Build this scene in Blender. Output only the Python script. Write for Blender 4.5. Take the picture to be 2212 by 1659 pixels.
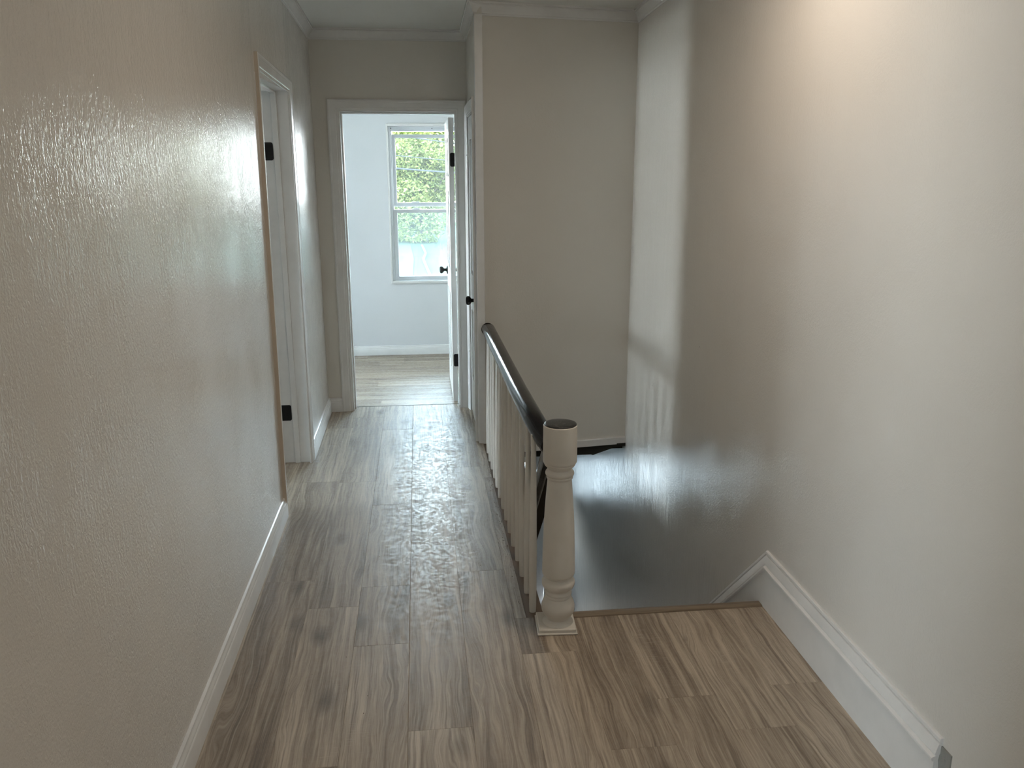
import bpy, bmesh, math, random
from mathutils import Vector, Matrix
from math import sin, cos, radians, pi

# ------------------------------------------------------------------ scene reset
for o in list(bpy.data.objects):
    bpy.data.objects.remove(o, do_unlink=True)
SC = bpy.context.scene
COL = SC.collection
rnd = random.Random(7)

# ------------------------------------------------------------------ camera
PITCH, YAW, ROLL = radians(14.339), radians(6.311), radians(-0.095)
fw = Vector((sin(YAW) * cos(PITCH), cos(YAW) * cos(PITCH), -sin(PITCH)))
rt = Vector((cos(YAW), -sin(YAW), 0))
up = rt.cross(fw)
rt2 = rt * cos(ROLL) + up * sin(ROLL)
up2 = -rt * sin(ROLL) + up * cos(ROLL)
cam_d = bpy.data.cameras.new('camera')
cam_d.sensor_width = 36.0
cam_d.lens = 1790.8 / 2212 * 36.0
cam_d.clip_start = 0.02
cam_d.clip_end = 500
cam = bpy.data.objects.new('camera', cam_d)
COL.objects.link(cam)
m = Matrix((rt2, up2, -fw)).transposed().to_4x4()
m.translation = Vector((0, 0, 1.63))
cam.matrix_world = m
SC.camera = cam

# ------------------------------------------------------------------ world, sun, exposure
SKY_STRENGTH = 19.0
SUN_STRENGTH = 5.0
LAMP_STRENGTH = 43.0
REAR_FILL_STRENGTH = 32.0
SC.view_settings.view_transform = 'Standard'
SC.view_settings.look = 'None'
SC.view_settings.gamma = 1.0
SC.view_settings.use_curve_mapping = False
SC.view_settings.exposure = 0.44

W = bpy.data.worlds.new('sky')
SC.world = W
W.use_nodes = True
wn = W.node_tree.nodes
wl = W.node_tree.links
bg = wn['Background']
tc = wn.new('ShaderNodeTexCoord')
sep = wn.new('ShaderNodeSeparateXYZ')
wl.new(tc.outputs['Generated'], sep.inputs[0])
rmp = wn.new('ShaderNodeValToRGB')
rmp.color_ramp.elements[0].position = 0.0
rmp.color_ramp.elements[0].color = (0.93, 0.97, 1.0, 1)
rmp.color_ramp.elements[1].position = 0.8
rmp.color_ramp.elements[1].color = (0.62, 0.80, 1.0, 1)
wl.new(sep.outputs[2], rmp.inputs[0])
wl.new(rmp.outputs[0], bg.inputs[0])
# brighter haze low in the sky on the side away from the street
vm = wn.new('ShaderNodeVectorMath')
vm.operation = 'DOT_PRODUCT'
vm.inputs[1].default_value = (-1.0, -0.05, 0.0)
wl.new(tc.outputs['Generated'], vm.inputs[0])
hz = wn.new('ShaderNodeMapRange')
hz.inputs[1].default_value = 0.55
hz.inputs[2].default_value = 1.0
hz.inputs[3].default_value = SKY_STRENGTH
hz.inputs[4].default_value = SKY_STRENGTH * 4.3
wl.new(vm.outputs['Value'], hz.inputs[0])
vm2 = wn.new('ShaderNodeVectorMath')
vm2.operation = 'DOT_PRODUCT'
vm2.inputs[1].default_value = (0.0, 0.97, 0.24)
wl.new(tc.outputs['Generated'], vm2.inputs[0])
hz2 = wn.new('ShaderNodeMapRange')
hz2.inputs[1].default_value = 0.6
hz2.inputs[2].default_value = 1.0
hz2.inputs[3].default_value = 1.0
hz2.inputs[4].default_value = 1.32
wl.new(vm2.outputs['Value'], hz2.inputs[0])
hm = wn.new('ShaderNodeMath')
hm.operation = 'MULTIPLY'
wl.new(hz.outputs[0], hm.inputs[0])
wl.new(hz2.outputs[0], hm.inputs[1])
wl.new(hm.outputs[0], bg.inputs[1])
try:
    SC.cycles.max_bounces = 8
    SC.cycles.diffuse_bounces = 4
    SC.cycles.glossy_bounces = 3
    SC.cycles.transparent_max_bounces = 10
except Exception:
    pass

sun_d = bpy.data.lights.new('sun', 'SUN')
sun_d.energy = SUN_STRENGTH
sun_d.angle = radians(1.0)
sun_d.color = (1.0, 0.95, 0.84)
sun = bpy.data.objects.new('sun', sun_d)
COL.objects.link(sun)
sun.rotation_euler = Vector((0.62, -0.38, 0.80)).to_track_quat('Z', 'Y').to_euler()
sun.location = (20, -12, 30)


def portal(name, loc, size, facing):
    """sampling guide for the sky in a window opening"""
    d = bpy.data.lights.new(name, 'AREA')
    d.shape = 'RECTANGLE'
    d.size, d.size_y = size
    d.cycles.is_portal = True
    o = bpy.data.objects.new(name, d)
    COL.objects.link(o)
    o.location = loc
    o.rotation_euler = Vector(facing).to_track_quat('-Z', 'Z').to_euler()
    return o


# ------------------------------------------------------------------ node helpers
class NT:
    def __init__(self, name):
        self.m = bpy.data.materials.new(name)
        self.m.use_nodes = True
        self.t = self.m.node_tree
        self.b = self.t.nodes['Principled BSDF']
        self.out = self.t.nodes['Material Output']

    def n(self, kind, **kw):
        x = self.t.nodes.new('ShaderNode' + kind)
        for k, v in kw.items():
            setattr(x, k, v)
        return x

    def l(self, a, b):
        self.t.links.new(a, b)

    def math(self, op, a, b=None, clamp=False):
        x = self.n('Math', operation=op, use_clamp=clamp)
        for i, v in enumerate((a, b)):
            if v is None:
                continue
            if isinstance(v, (int, float)):
                x.inputs[i].default_value = v
            else:
                self.l(v, x.inputs[i])
        return x.outputs[0]

    def mapping(self, src, scale=(1, 1, 1), loc=(0, 0, 0)):
        x = self.n('Mapping')
        x.inputs['Scale'].default_value = scale
        x.inputs['Location'].default_value = loc
        self.l(src, x.inputs['Vector'])
        return x.outputs[0]

    def noise(self, vec, scale=5, detail=2, rough=0.5, dist=0.0):
        x = self.n('TexNoise')
        x.inputs['Scale'].default_value = scale
        x.inputs['Detail'].default_value = detail
        x.inputs['Roughness'].default_value = rough
        x.inputs['Distortion'].default_value = dist
        self.l(vec, x.inputs['Vector'])
        return x.outputs[0]

    def ramp(self, fac, stops, interp='LINEAR'):
        x = self.n('ValToRGB')
        cr = x.color_ramp
        cr.interpolation = interp
        while len(cr.elements) < len(stops):
            cr.elements.new(0.5)
        for e, (p, c) in zip(cr.elements, stops):
            e.position = p
            e.color = (c, c, c, 1) if isinstance(c, (int, float)) else (*c, 1)
        self.l(fac, x.inputs[0])
        return x.outputs[0]

    def mix(self, fac, a, b, mode='MIX'):
        x = self.n('Mix', data_type='RGBA', blend_type=mode)
        for sock, v in ((x.inputs[0], fac), (x.inputs[6], a), (x.inputs[7], b)):
            if isinstance(v, (int, float)):
                sock.default_value = v
            elif isinstance(v, tuple):
                sock.default_value = (*v, 1)
            else:
                self.l(v, sock)
        return x.outputs[2]

    def bump(self, h, strength=0.3, dist=0.001):
        x = self.n('Bump')
        x.inputs['Strength'].default_value = strength
        x.inputs['Distance'].default_value = dist
        self.l(h, x.inputs['Height'])
        self.l(x.outputs[0], self.b.inputs['Normal'])
        return x

    def objco(self):
        return self.n('TexCoord').outputs['Object']

    def setb(self, base=None, rough=None, spec=None, metal=None):
        for k, v in (('Base Color', base), ('Roughness', rough), ('Specular IOR Level', spec), ('Metallic', metal)):
            if v is None:
                continue
            s = self.b.inputs[k]
            if isinstance(v, tuple):
                s.default_value = (*v, 1)
            elif isinstance(v, (int, float)):
                s.default_value = v
            else:
                self.l(v, s)


def simple(name, base, rough=0.5, spec=0.5, metal=0.0):
    t = NT(name)
    t.setb(base, rough, spec, metal)
    return t.m


def wall_paint(name, base, rough=0.27, scale=70.0, stretch=0.42, strength=0.55, dist=0.0012, specks=False, spec=0.5, drag_amt=0.0, low_drag=0.0):
    """semi-gloss paint rolled over rough plaster: fine vertical drag marks and patches"""
    t = NT(name)
    co = t.objco()
    n1 = t.noise(t.mapping(co, (1, 1, stretch)), scale, 2.5, 0.6, 0.8)
    n2 = t.noise(t.mapping(co, (1, 1, min(1.0, stretch * 1.6)), (3, 1, 2)), scale * 2.3, 1.0, 0.5, 0.4)
    patch = t.ramp(t.noise(t.mapping(co, (1, 1, 0.6)), 3.1, 3.0, 0.65), ((0.38, 0.35), (0.62, 1.0)))
    drag = t.noise(t.mapping(co, (1, 1, 0.06), (1, 4, 0)), 22, 2.0, 0.5)
    h = t.math('ADD', t.math('MULTIPLY', n1, patch), t.math('MULTIPLY', n2, 0.22))
    h = t.math('ADD', h, t.math('MULTIPLY', drag, drag_amt))
    if low_drag:        # the stairwell below floor level was brushed, not rolled
        sz = t.n('SeparateXYZ')
        t.l(co, sz.inputs[0])
        below = t.ramp(t.math('MULTIPLY', sz.outputs[2], -1.0), ((0.06, 0.0), (0.16, 1.0)))
        br = t.noise(t.mapping(co, (1, 1, 0.05), (7, 2, 0)), 85, 3.0, 0.6, 0.3)
        h = t.math('ADD', h, t.math('MULTIPLY', t.math('MULTIPLY', br, below), low_drag))
    t.bump(h, strength, dist)
    lowf = t.noise(co, 1.7, 2, 0.5)
    c = t.mix(t.ramp(lowf, ((0.3, 0.0), (0.7, 1.0))), base, tuple(x * 0.955 for x in base))
    if specks:
        vo = t.n('TexVoronoi')
        vo.inputs['Scale'].default_value = 3.3
        t.l(co, vo.inputs['Vector'])
        sp = t.ramp(vo.outputs['Distance'], ((0.0075, 1.0), (0.011, 0.0)))
        c = t.mix(sp, c, (0.06, 0.05, 0.04))
    r = t.ramp(t.noise(co, 9, 3, 0.6), ((0.3, rough * 0.85), (0.7, rough * 1.25)))
    t.setb(c, r, spec)
    return t.m


# ------------------------------------------------------------------ materials
M = {}
M['wall_left'] = wall_paint('left_wall_paint', (0.76, 0.735, 0.69), 0.15, 85, 0.5, 1.0, 0.0026, False, 0.5, 0.28)
M['wall_right'] = wall_paint('right_wall_paint', (0.76, 0.735, 0.69), 0.15, 140, 0.7, 1.0, 0.0011, True, 0.5, 0.5, 2.6)
M['wall'] = wall_paint('hall_wall_paint', (0.75, 0.73, 0.68), 0.36, 110, 0.8, 1.0, 0.0010)
M['wall_room'] = wall_paint('bedroom_wall_paint', (0.74, 0.76, 0.78), 0.5, 110, 0.9, 1.0, 0.0004)
M['ceiling'] = wall_paint('ceiling_paint', (0.80, 0.80, 0.77), 0.6, 60, 1.0, 1.0, 0.0006)


def trim_paint(name, base, rough=0.25, specks=False):
    t = NT(name)
    co = t.objco()
    t.bump(t.noise(co, 60, 2, 0.5), 0.12, 0.0008)
    c = t.mix(t.ramp(t.noise(co, 6, 4, 0.6), ((0.35, 0.0), (0.75, 1.0))), base, tuple(x * 0.9 for x in base))
    if specks:
        vo = t.n('TexVoronoi')
        vo.inputs['Scale'].default_value = 9
        t.l(t.mapping(co, (1, 1, 0.8)), vo.inputs['Vector'])
        c = t.mix(t.ramp(vo.outputs['Distance'], ((0.022, 1.0), (0.032, 0.0))), c, (0.05, 0.03, 0.02))
    t.setb(c, rough)
    return t.m


M['trim'] = trim_paint('white_gloss_trim', (0.80, 0.80, 0.79))
M['trim_old'] = trim_paint('old_white_trim', (0.82, 0.82, 0.81), 0.3, False)
M['edge'] = trim_paint('casing_edge_paint', (0.62, 0.55, 0.46), 0.4)
M['baluster'] = trim_paint('baluster_paint', (0.72, 0.70, 0.65), 0.3, True)
M['newel'] = trim_paint('newel_paint', (0.70, 0.67, 0.61), 0.3, False)
M['vinyl'] = trim_paint('window_vinyl', (0.72, 0.75, 0.77), 0.35)
M['black_metal'] = simple('matte_black_metal', (0.006, 0.006, 0.006), 0.55, 0.3)
M['dark_flat'] = simple('dark_board', (0.018, 0.018, 0.013), 0.6, 0.3)
M['rough_plaster'] = wall_paint('bare_grey_plaster', (0.30, 0.30, 0.28), 0.8, 40, 1, 1.0, 0.004)

t = NT('black_gloss_rail_paint')
co = t.objco()
t.bump(t.noise(t.mapping(co, (40, 10, 40)), 2, 2, 0.5), 0.5, 0.0006)
t.setb((0.007, 0.007, 0.008), t.ramp(t.noise(co, 26, 3, 0.6), ((0.3, 0.12), (0.7, 0.2))), 0.18)
M['black_rail'] = t.m
t = NT('black_brushed_cap_paint')
co = t.objco()
nn = t.noise(t.mapping(co, (1, 1, 1)), 24, 4, 0.7, 2.5)
t.setb(t.mix(t.ramp(nn, ((0.56, 0.0), (0.70, 1.0))), (0.012, 0.012, 0.012), (0.14, 0.14, 0.13)), 0.3)
t.bump(nn, 0.5, 0.002)
M['black_cap'] = t.m


def wood_floor(name, tint=1.0, scuff=True):
    t = NT(name)
    uv = t.n('UVMap', uv_map='board').outputs[0]        # metres across, metres along, offset per plank
    rv = t.n('UVMap', uv_map='tone').outputs[0]
    sx = t.n('SeparateXYZ')
    t.l(rv, sx.inputs[0])
    tone = sx.outputs[0]
    # grain runs along the plank; only some stretches waver into cathedral figures
    warp = t.noise(t.mapping(uv, (6.0, 1.5, 1)), 1.0, 3, 0.55, 0.2)
    wmask = t.ramp(t.noise(t.mapping(uv, (4.0, 0.9, 1), (2, 7, 0)), 1.0, 1, 0.5), ((0.45, 0.25), (0.68, 1.0)))
    wn_ = t.n('CombineXYZ')
    t.l(t.math('MULTIPLY', t.math('MULTIPLY', t.math('SUBTRACT', warp, 0.5), wmask), 0.16), wn_.inputs[0])
    va = t.n('VectorMath', operation='ADD')
    t.l(uv, va.inputs[0])
    t.l(wn_.outputs[0], va.inputs[1])
    w = va.outputs[0]
    fine = t.noise(t.mapping(w, (260, 7.0, 1)), 1.0, 3, 0.6)
    mid = t.noise(t.mapping(w, (62, 1.5, 1)), 1.0, 5, 0.66, 0.25)
    broad = t.noise(t.mapping(w, (13, 0.7, 1)), 1.0, 3, 0.55, 0.2)
    f = t.math('ADD', t.math('MULTIPLY', fine, 0.22), t.math('MULTIPLY', mid, 0.44))
    f = t.math('ADD', f, t.math('MULTIPLY', broad, 0.34))
    f = t.math('ADD', f, t.math('MULTIPLY', t.math('SUBTRACT', tone, 0.5), 0.06))
    k = tint
    c = t.ramp(f, ((0.34, (0.085 * k, 0.062 * k, 0.044 * k)), (0.43, (0.155 * k, 0.122 * k, 0.091 * k)),
                   (0.50, (0.240 * k, 0.196 * k, 0.149 * k)), (0.57, (0.320 * k, 0.270 * k, 0.212 * k)),
                   (0.68, (0.45 * k, 0.39 * k, 0.315 * k))))
    grain = t.ramp(t.noise(t.mapping(w, (120, 2.2, 1), (3, 1, 0)), 1.0, 4, 0.7, 0.3), ((0.36, 1.0), (0.44, 0.0)))
    c = t.mix(t.math('MULTIPLY', grain, 0.42), c, (0.075 * k, 0.055 * k, 0.040 * k))
    # knots and mineral streaks
    vo = t.n('TexVoronoi')
    vo.inputs['Scale'].default_value = 1.0
    t.l(t.mapping(w, (5.2, 2.2, 1), (0.3, 0.7, 0)), vo.inputs['Vector'])
    kn = t.ramp(vo.outputs['Distance'], ((0.02, 1.0), (0.07, 0.75), (0.20, 0.0)))
    c = t.mix(t.math('MULTIPLY', kn, 0.8), c, (0.048 * k, 0.034 * k, 0.024 * k))
    streak = t.ramp(t.noise(t.mapping(w, (30, 0.8, 1), (5, 3, 0)), 1.0, 4, 0.65, 0.25), ((0.57, 0.0), (0.66, 1.0)))
    c = t.mix(t.math('MULTIPLY', streak, 0.62), c, (0.082 * k, 0.060 * k, 0.044 * k))
    pale = t.ramp(t.noise(t.mapping(w, (46, 0.7, 1), (15, 9, 0)), 1.0, 4, 0.65, 0.25), ((0.60, 0.0), (0.70, 1.0)))
    c = t.mix(t.math('MULTIPLY', pale, 0.45), c, (0.44 * k, 0.38 * k, 0.30 * k))
    # saw marks across some boards
    saw = t.noise(t.mapping(uv, (14, 190, 1)), 1.0, 2, 0.5)
    sawm = t.ramp(t.noise(t.mapping(uv, (6, 2.6, 1), (9, 2, 0)), 1.0, 2, 0.5), ((0.60, 0.0), (0.72, 1.0)))
    c = t.mix(t.math('MULTIPLY', t.ramp(saw, ((0.55, 0.0), (0.68, 1.0))), t.math('MULTIPLY', sawm, 0.4)), c,
              (0.36 * k, 0.31 * k, 0.25 * k))
    co = t.objco()
    film = t.noise(co, 20, 4, 0.65, 2.6)
    film2 = t.noise(co, 130, 3, 0.65, 1.6)
    mark = t.math('MULTIPLY', t.ramp(film, ((0.42, 0.0), (0.60, 1.0))), t.ramp(film2, ((0.35, 0.3), (0.65, 1.0))))
    if scuff:
        dirt = t.ramp(t.noise(co, 46, 5, 0.75, 2.0), ((0.66, 0.0), (0.74, 1.0)))
        dzone = t.ramp(t.noise(co, 3.3, 2, 0.5), ((0.5, 0.0), (0.62, 1.0)))
        c = t.mix(t.math('MULTIPLY', t.math('MULTIPLY', dirt, dzone), 0.45), c, (0.06, 0.045, 0.035))
    r = t.math('ADD', 0.34, t.math('MULTIPLY', mark, 0.34))
    r = t.math('ADD', r, t.math('MULTIPLY', fine, 0.08))
    t.setb(c, r, 0.8)
    t.bump(t.math('ADD', t.math('MULTIPLY', fine, 0.6), t.math('ADD', t.math('MULTIPLY', film, 0.12), t.math('MULTIPLY', film2, 0.20))), 0.4, 0.0005)
    return t.m


M['floor'] = wood_floor('taupe_rustic_plank', 1.42)
M['floor_room'] = wood_floor('pale_rustic_plank', 1.25, False)
M['sub'] = simple('subfloor_board', (0.30, 0.24, 0.18), 0.8)
t = NT('brown_nosing')
co = t.objco()
g_ = t.noise(t.mapping(co, (2.5, 60, 60)), 1.5, 4, 0.6, 0.4)
t.setb(t.ramp(g_, ((0.35, (0.17, 0.130, 0.090)), (0.65, (0.27, 0.215, 0.155)))), 0.4)
M['nosing'] = t.m
M['stair'] = M['nosing']
M['dirt_shade_edge'] = simple('grimy_shaded_wood', (0.17, 0.13, 0.10), 0.8)  # brown mixes real dirt with shade at the baluster feet


def pane_mat(name, dust, tint):
    t = NT(name)
    tr = t.n('BsdfTransparent')
    tr.inputs[0].default_value = (*tint, 1)
    gl = t.n('BsdfGlossy')
    gl.inputs['Roughness'].default_value = 0.02
    fr = t.n('Fresnel')
    fr.inputs[0].default_value = 1.45
    m1 = t.n('MixShader')
    t.l(t.math('MULTIPLY', fr.outputs[0], 0.8), m1.inputs[0])
    t.l(tr.outputs[0], m1.inputs[1])
    t.l(gl.outputs[0], m1.inputs[2])
    di = t.n('BsdfTranslucent')
    di.inputs[0].default_value = (0.85, 0.93, 0.95, 1)
    m2 = t.n('MixShader')
    if dust > 0.016:
        d = t.ramp(t.noise(t.objco(), 7, 4, 0.6, 0.5), ((0.3, dust * 0.7), (0.7, dust * 1.2)))
        t.l(d, m2.inputs[0])
    else:
        m2.inputs[0].default_value = dust
    t.l(m1.outputs[0], m2.inputs[1])
    t.l(di.outputs[0], m2.inputs[2])
    t.l(m2.outputs[0], t.out.inputs[0])
    return t.m


M['pane'] = pane_mat('dusty_glass', 0.010, (0.95, 0.985, 0.98))
M['screen'] = pane_mat('insect_screen_mesh', 0.0165, (0.90, 0.95, 0.97))


def leaf_mat(name, a, b):
    t = NT(name)
    oi = t.n('Attribute', attribute_name='leaf_tone')
    c = t.mix(oi.outputs['Fac'], a, b)
    t.setb(c, 0.6, 0.3)
    tl = t.n('BsdfTranslucent')
    t.l(c, tl.inputs[0])
    mx = t.n('MixShader')
    mx.inputs[0].default_value = 0.45
    t.l(t.b.outputs[0], mx.inputs[1])
    t.l(tl.outputs[0], mx.inputs[2])
    t.l(mx.outputs[0], t.out.inputs[0])
    return t.m


M['leaf'] = leaf_mat('spring_leaves', (0.080, 0.115, 0.035), (0.165, 0.19, 0.055))
M['bark'] = simple('grey_bark', (0.10, 0.085, 0.07), 0.9)
M['cable'] = simple('grey_cable_sheath', (0.022, 0.026, 0.030), 0.9, 0.1)


def ground_mat(name, a, b, sc):
    t = NT(name)
    co = t.objco()
    t.setb(t.mix(t.ramp(t.noise(co, sc, 5, 0.65), ((0.35, 0.0), (0.65, 1.0))), a, b), 0.95, 0.2)
    return t.m


M['lawn'] = ground_mat('lawn_grass', (0.012, 0.022, 0.012), (0.020, 0.032, 0.018), 1.5)
M['street'] = ground_mat('street_asphalt', (0.017, 0.015, 0.022), (0.030, 0.027, 0.035), 0.9)
M['path'] = ground_mat('blue_grey_path', (0.008, 0.014, 0.018), (0.012, 0.019, 0.023), 3)
M['curb'] = simple('pale_concrete_curb', (0.045, 0.055, 0.055), 0.9)
M['bounce_slab'] = simple('pale_bounce_slab', (0.22, 0.22, 0.215), 0.9)  # for the unseen slab added to bounce white light indoors
M['siding'] = simple('outer_siding', (0.5, 0.5, 0.48), 0.8)


def emis(name, col, s):
    t = NT(name)
    e = t.n('Emission')
    e.inputs[0].default_value = (*col, 1)
    e.inputs[1].default_value = s
    t.l(e.outputs[0], t.out.inputs[0])
    return t.m


M['lamp_warm'] = emis('warm_lamp_glass', (1.0, 0.83, 0.67), LAMP_STRENGTH)
M['fill_rear'] = emis('rear_fill_glow', (1.0, 0.94, 0.88), REAR_FILL_STRENGTH)  # glow of the made-up fill lamp behind the viewpoint


# ------------------------------------------------------------------ mesh helpers
def link_mesh(name, me, mats, parent=None):
    o = bpy.data.objects.new(name, me)
    COL.objects.link(o)
    if not isinstance(mats, (list, tuple)):
        mats = [mats]
    for k in mats:
        me.materials.append(k)
    if parent:
        o.parent = parent
    return o


def obj(name, bm, mats, parent=None, smooth=False):
    bmesh.ops.recalc_face_normals(bm, faces=bm.faces)
    me = bpy.data.meshes.new(name)
    bm.to_mesh(me)
    bm.free()
    if smooth:
        for p in me.polygons:
            p.use_smooth = True
    return link_mesh(name, me, mats, parent)


def smooth_angle(o, deg=40):
    me = o.data
    for p in me.polygons:
        p.use_smooth = True
    try:
        me.set_sharp_from_angle(angle=radians(deg))
    except Exception:
        pass
    return o


def box(bm, lo, hi, mi=0, bevel=0.0):
    r = bmesh.ops.create_cube(bm, size=1.0)
    vs = r['verts']
    for v in vs:
        v.co = Vector([(lo[i] + hi[i]) / 2 + v.co[i] * (hi[i] - lo[i]) for i in range(3)])
    fs = set(f for v in vs for f in v.link_faces)
    for f in fs:
        f.material_index = mi
    if bevel > 0:
        es = set(e for v in vs for e in v.link_edges)
        bmesh.ops.bevel(bm, geom=list(es), offset=bevel, segments=2, affect='EDGES', profile=0.5)
    return vs


def prism(bm, pts, axis, a, b, mi=0):
    """polygon of 2-D points extruded along an axis from a to b"""
    def p3(p, w):
        q = list(p)
        q.insert(axis, w)
        return Vector(q)
    v0 = [bm.verts.new(p3(p, a)) for p in pts]
    v1 = [bm.verts.new(p3(p, b)) for p in pts]
    n = len(pts)
    fs = [bm.faces.new(v0[::-1]), bm.faces.new(v1)]
    for i in range(n):
        fs.append(bm.faces.new((v0[i], v0[(i + 1) % n], v1[(i + 1) % n], v1[i])))
    for f in fs:
        f.material_index = mi


def lathe(bm, prof, seg=48, center=(0, 0, 0), axis='z', mi=0, cap=True):
    rings = []
    for z, r in prof:
        ring = []
        for k in range(seg):
            a = 2 * pi * k / seg
            if axis == 'z':
                p = (r * cos(a), r * sin(a), z)
            elif axis == 'x':
                p = (z, r * cos(a), r * sin(a))
            else:
                p = (r * cos(a), z, r * sin(a))
            ring.append(bm.verts.new(Vector(p) + Vector(center)))
        rings.append(ring)
    for a, b in zip(rings, rings[1:]):
        for k in range(seg):
            f = bm.faces.new((a[k], a[(k + 1) % seg], b[(k + 1) % seg], b[k]))
            f.material_index = mi
    if cap:
        for ring in (rings[0][::-1], rings[-1]):
            bm.faces.new(ring).material_index = mi


def sweep2d(bm, path, prof, side, mp, mi=0, edge_mi=None):
    """moulding: profile (offset, height) swept along a 2-D path with mitred corners"""
    n = len(path)
    P = [Vector(p) for p in path]
    rows = []
    for i in range(n):
        dirs = []
        if i > 0:
            dirs.append((P[i] - P[i - 1]).normalized())
        if i < n - 1:
            dirs.append((P[i + 1] - P[i]).normalized())
        nor = [Vector((-d.y, d.x)) * side for d in dirs]
        if len(nor) == 2:
            mvec = nor[0] + nor[1]
            mvec = mvec / max(1e-6, mvec.dot(nor[0]))
        else:
            mvec = nor[0]
        rows.append([bm.verts.new(Vector(mp(P[i].x + o * mvec.x, P[i].y + o * mvec.y, h))) for o, h in prof])
    k = len(prof)
    for i in range(n - 1):
        for j in range(k):
            f = bm.faces.new((rows[i][j], rows[i][(j + 1) % k], rows[i + 1][(j + 1) % k], rows[i + 1][j]))
            f.material_index = mi
            if edge_mi is not None and j == 0:
                f.material_index = edge_mi
    bm.faces.new(rows[0][::-1]).material_index = mi
    bm.faces.new(rows[-1]).material_index = mi


def tube(bm, pts, r, seg=10, cross=None, mi=0):
    """sweep a cross-section (list of (a,b)) along 3-D points"""
    P = [Vector(p) for p in pts]
    if cross is None:
        cross = [(r * cos(2 * pi * k / seg), r * sin(2 * pi * k / seg)) for k in range(seg)]
    rows = []
    for i, p in enumerate(P):
        d = (P[min(i + 1, len(P) - 1)] - P[max(i - 1, 0)]).normalized()
        ref = Vector((0, 0, 1)) if abs(d.z) < 0.95 else Vector((0, 1, 0))
        a = d.cross(ref).normalized()
        b = a.cross(d).normalized()
        rows.append([bm.verts.new(p + a * u + b * v) for u, v in cross])
    k = len(cross)
    for i in range(len(P) - 1):
        for j in range(k):
            bm.faces.new((rows[i][j], rows[i][(j + 1) % k], rows[i + 1][(j + 1) % k], rows[i + 1][j])).material_index = mi
    bm.faces.new(rows[0][::-1]).material_index = mi
    bm.faces.new(rows[-1]).material_index = mi


def struct(o):
    o['kind'] = 'structure'
    return o


def empty(name, loc=(0, 0, 0), rz=0.0):
    o = bpy.data.objects.new(name, None)
    COL.objects.link(o)
    o.location = loc
    o.rotation_euler = (0, 0, rz)
    return o


def tag(o, label, cat, group=None, kind=None):
    o['label'] = label
    o['category'] = cat
    if group:
        o['group'] = group
    if kind:
        o['kind'] = kind
    return o


# ------------------------------------------------------------------ layout numbers (metres)
XR = 1.300            # right wall face
XL1, XL2 = -0.692, -0.661    # left wall face before / after the side doorway
YF, YF2 = 5.713, 5.850       # end wall of the hall
YB, YB2 = 7.556, 7.760       # outer wall of the end room
XC = 0.335            # closet wall face
ZTOP = 2.75
LD0, LD1 = 3.945, 4.660      # side doorway jamb faces
SY0, SY1 = 4.925, 5.050      # wall over the stairs, left and right end


def zc(y):
    return 2.505 + max(0.0, YF - y) * 0.032


# ------------------------------------------------------------------ walls
bm = bmesh.new()
box(bm, (XL1 - 0.13, -1.75, -0.2), (XL1, 0.16, ZTOP))
box(bm, (XL1 - 0.13, 1.03, -0.2), (XL1, LD0 - 0.02, ZTOP))
box(bm, (XL1 - 0.13, 0.16, 2.045), (XL1, 1.03, ZTOP))
prism(bm, [(XL1 - 0.13, LD0 - 0.02), (XL1, LD0 - 0.02), (XL2, LD1 + 0.02), (XL1 - 0.13, LD1 + 0.02)], 2, 2.055, ZTOP)
box(bm, (XL1 - 0.13, LD1 + 0.02, -0.2), (XL2, YF + 0.001, ZTOP))
struct(obj('wall_left', bm, M['wall_left']))

bm = bmesh.new()
box(bm, (XR, -1.75, -3.0), (XR + 0.16, YB2, ZTOP))
struct(obj('wall_right', bm, M['wall_right']))

bm = bmesh.new()
box(bm, (XL1 - 0.13, YF, -0.2), (-0.500, YF2, ZTOP))
box(bm, (0.280, YF, -0.12), (XR, YF2, ZTOP))
box(bm, (-0.500, YF, 2.022), (0.280, YF2, ZTOP))
struct(obj('wall_end', bm, M['wall']))

bm = bmesh.new()     # closet wall, with the closet doorway
box(bm, (XC, 4.895, -0.02), (XC + 0.042, 4.985, ZTOP))
box(bm, (XC, 5.640, -0.02), (XC + 0.10, YF, ZTOP))
box(bm, (XC, 4.985, 1.985), (XC + 0.10, 5.640, ZTOP))
struct(obj('wall_closet', bm, M['wall']))

bm = bmesh.new()     # wall over the stairs, slightly askew
prism(bm, [(XC + 0.02, SY0), (XR, SY1), (XR, SY1 + 0.12), (XC + 0.02, SY0 + 0.12)], 2, -0.052, ZTOP)
struct(obj('wall_stair', bm, M['wall']))

bm = bmesh.new()
box(bm, (XL1 - 0.13, -1.75, -0.2), (XR, -1.60, ZTOP))
struct(obj('wall_back', bm, M['wall']))

bm = bmesh.new()     # end room: back wall with window opening, side wall, partition
WX0, WX1, WZ0, WZ1 = -0.258, 0.640, 0.655, 2.040
box(bm, (-2.75, YB, -0.15), (WX0, YB2, ZTOP))
box(bm, (WX1, YB, -0.15), (XR, YB2, ZTOP))
box(bm, (WX0, YB, WZ1), (WX1, YB2, ZTOP))
box(bm, (WX0, YB, -0.15), (WX1, YB2, WZ0))
struct(obj('wall_front', bm, M['wall_room']))
bm = bmesh.new()     # its left wall, with an unseen window added to brighten the room
box(bm, (-2.75, YF2, -0.15), (-2.60, 6.20, ZTOP))
box(bm, (-2.75, 6.90, -0.15), (-2.60, YB, ZTOP))
box(bm, (-2.75, 6.20, -0.15), (-2.60, 6.90, 0.85))
box(bm, (-2.75, 6.20, 2.00), (-2.60, 6.90, ZTOP))
box(bm, (-2.75, YF, -0.15), (XL1 - 0.13, YF2, ZTOP))
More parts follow.
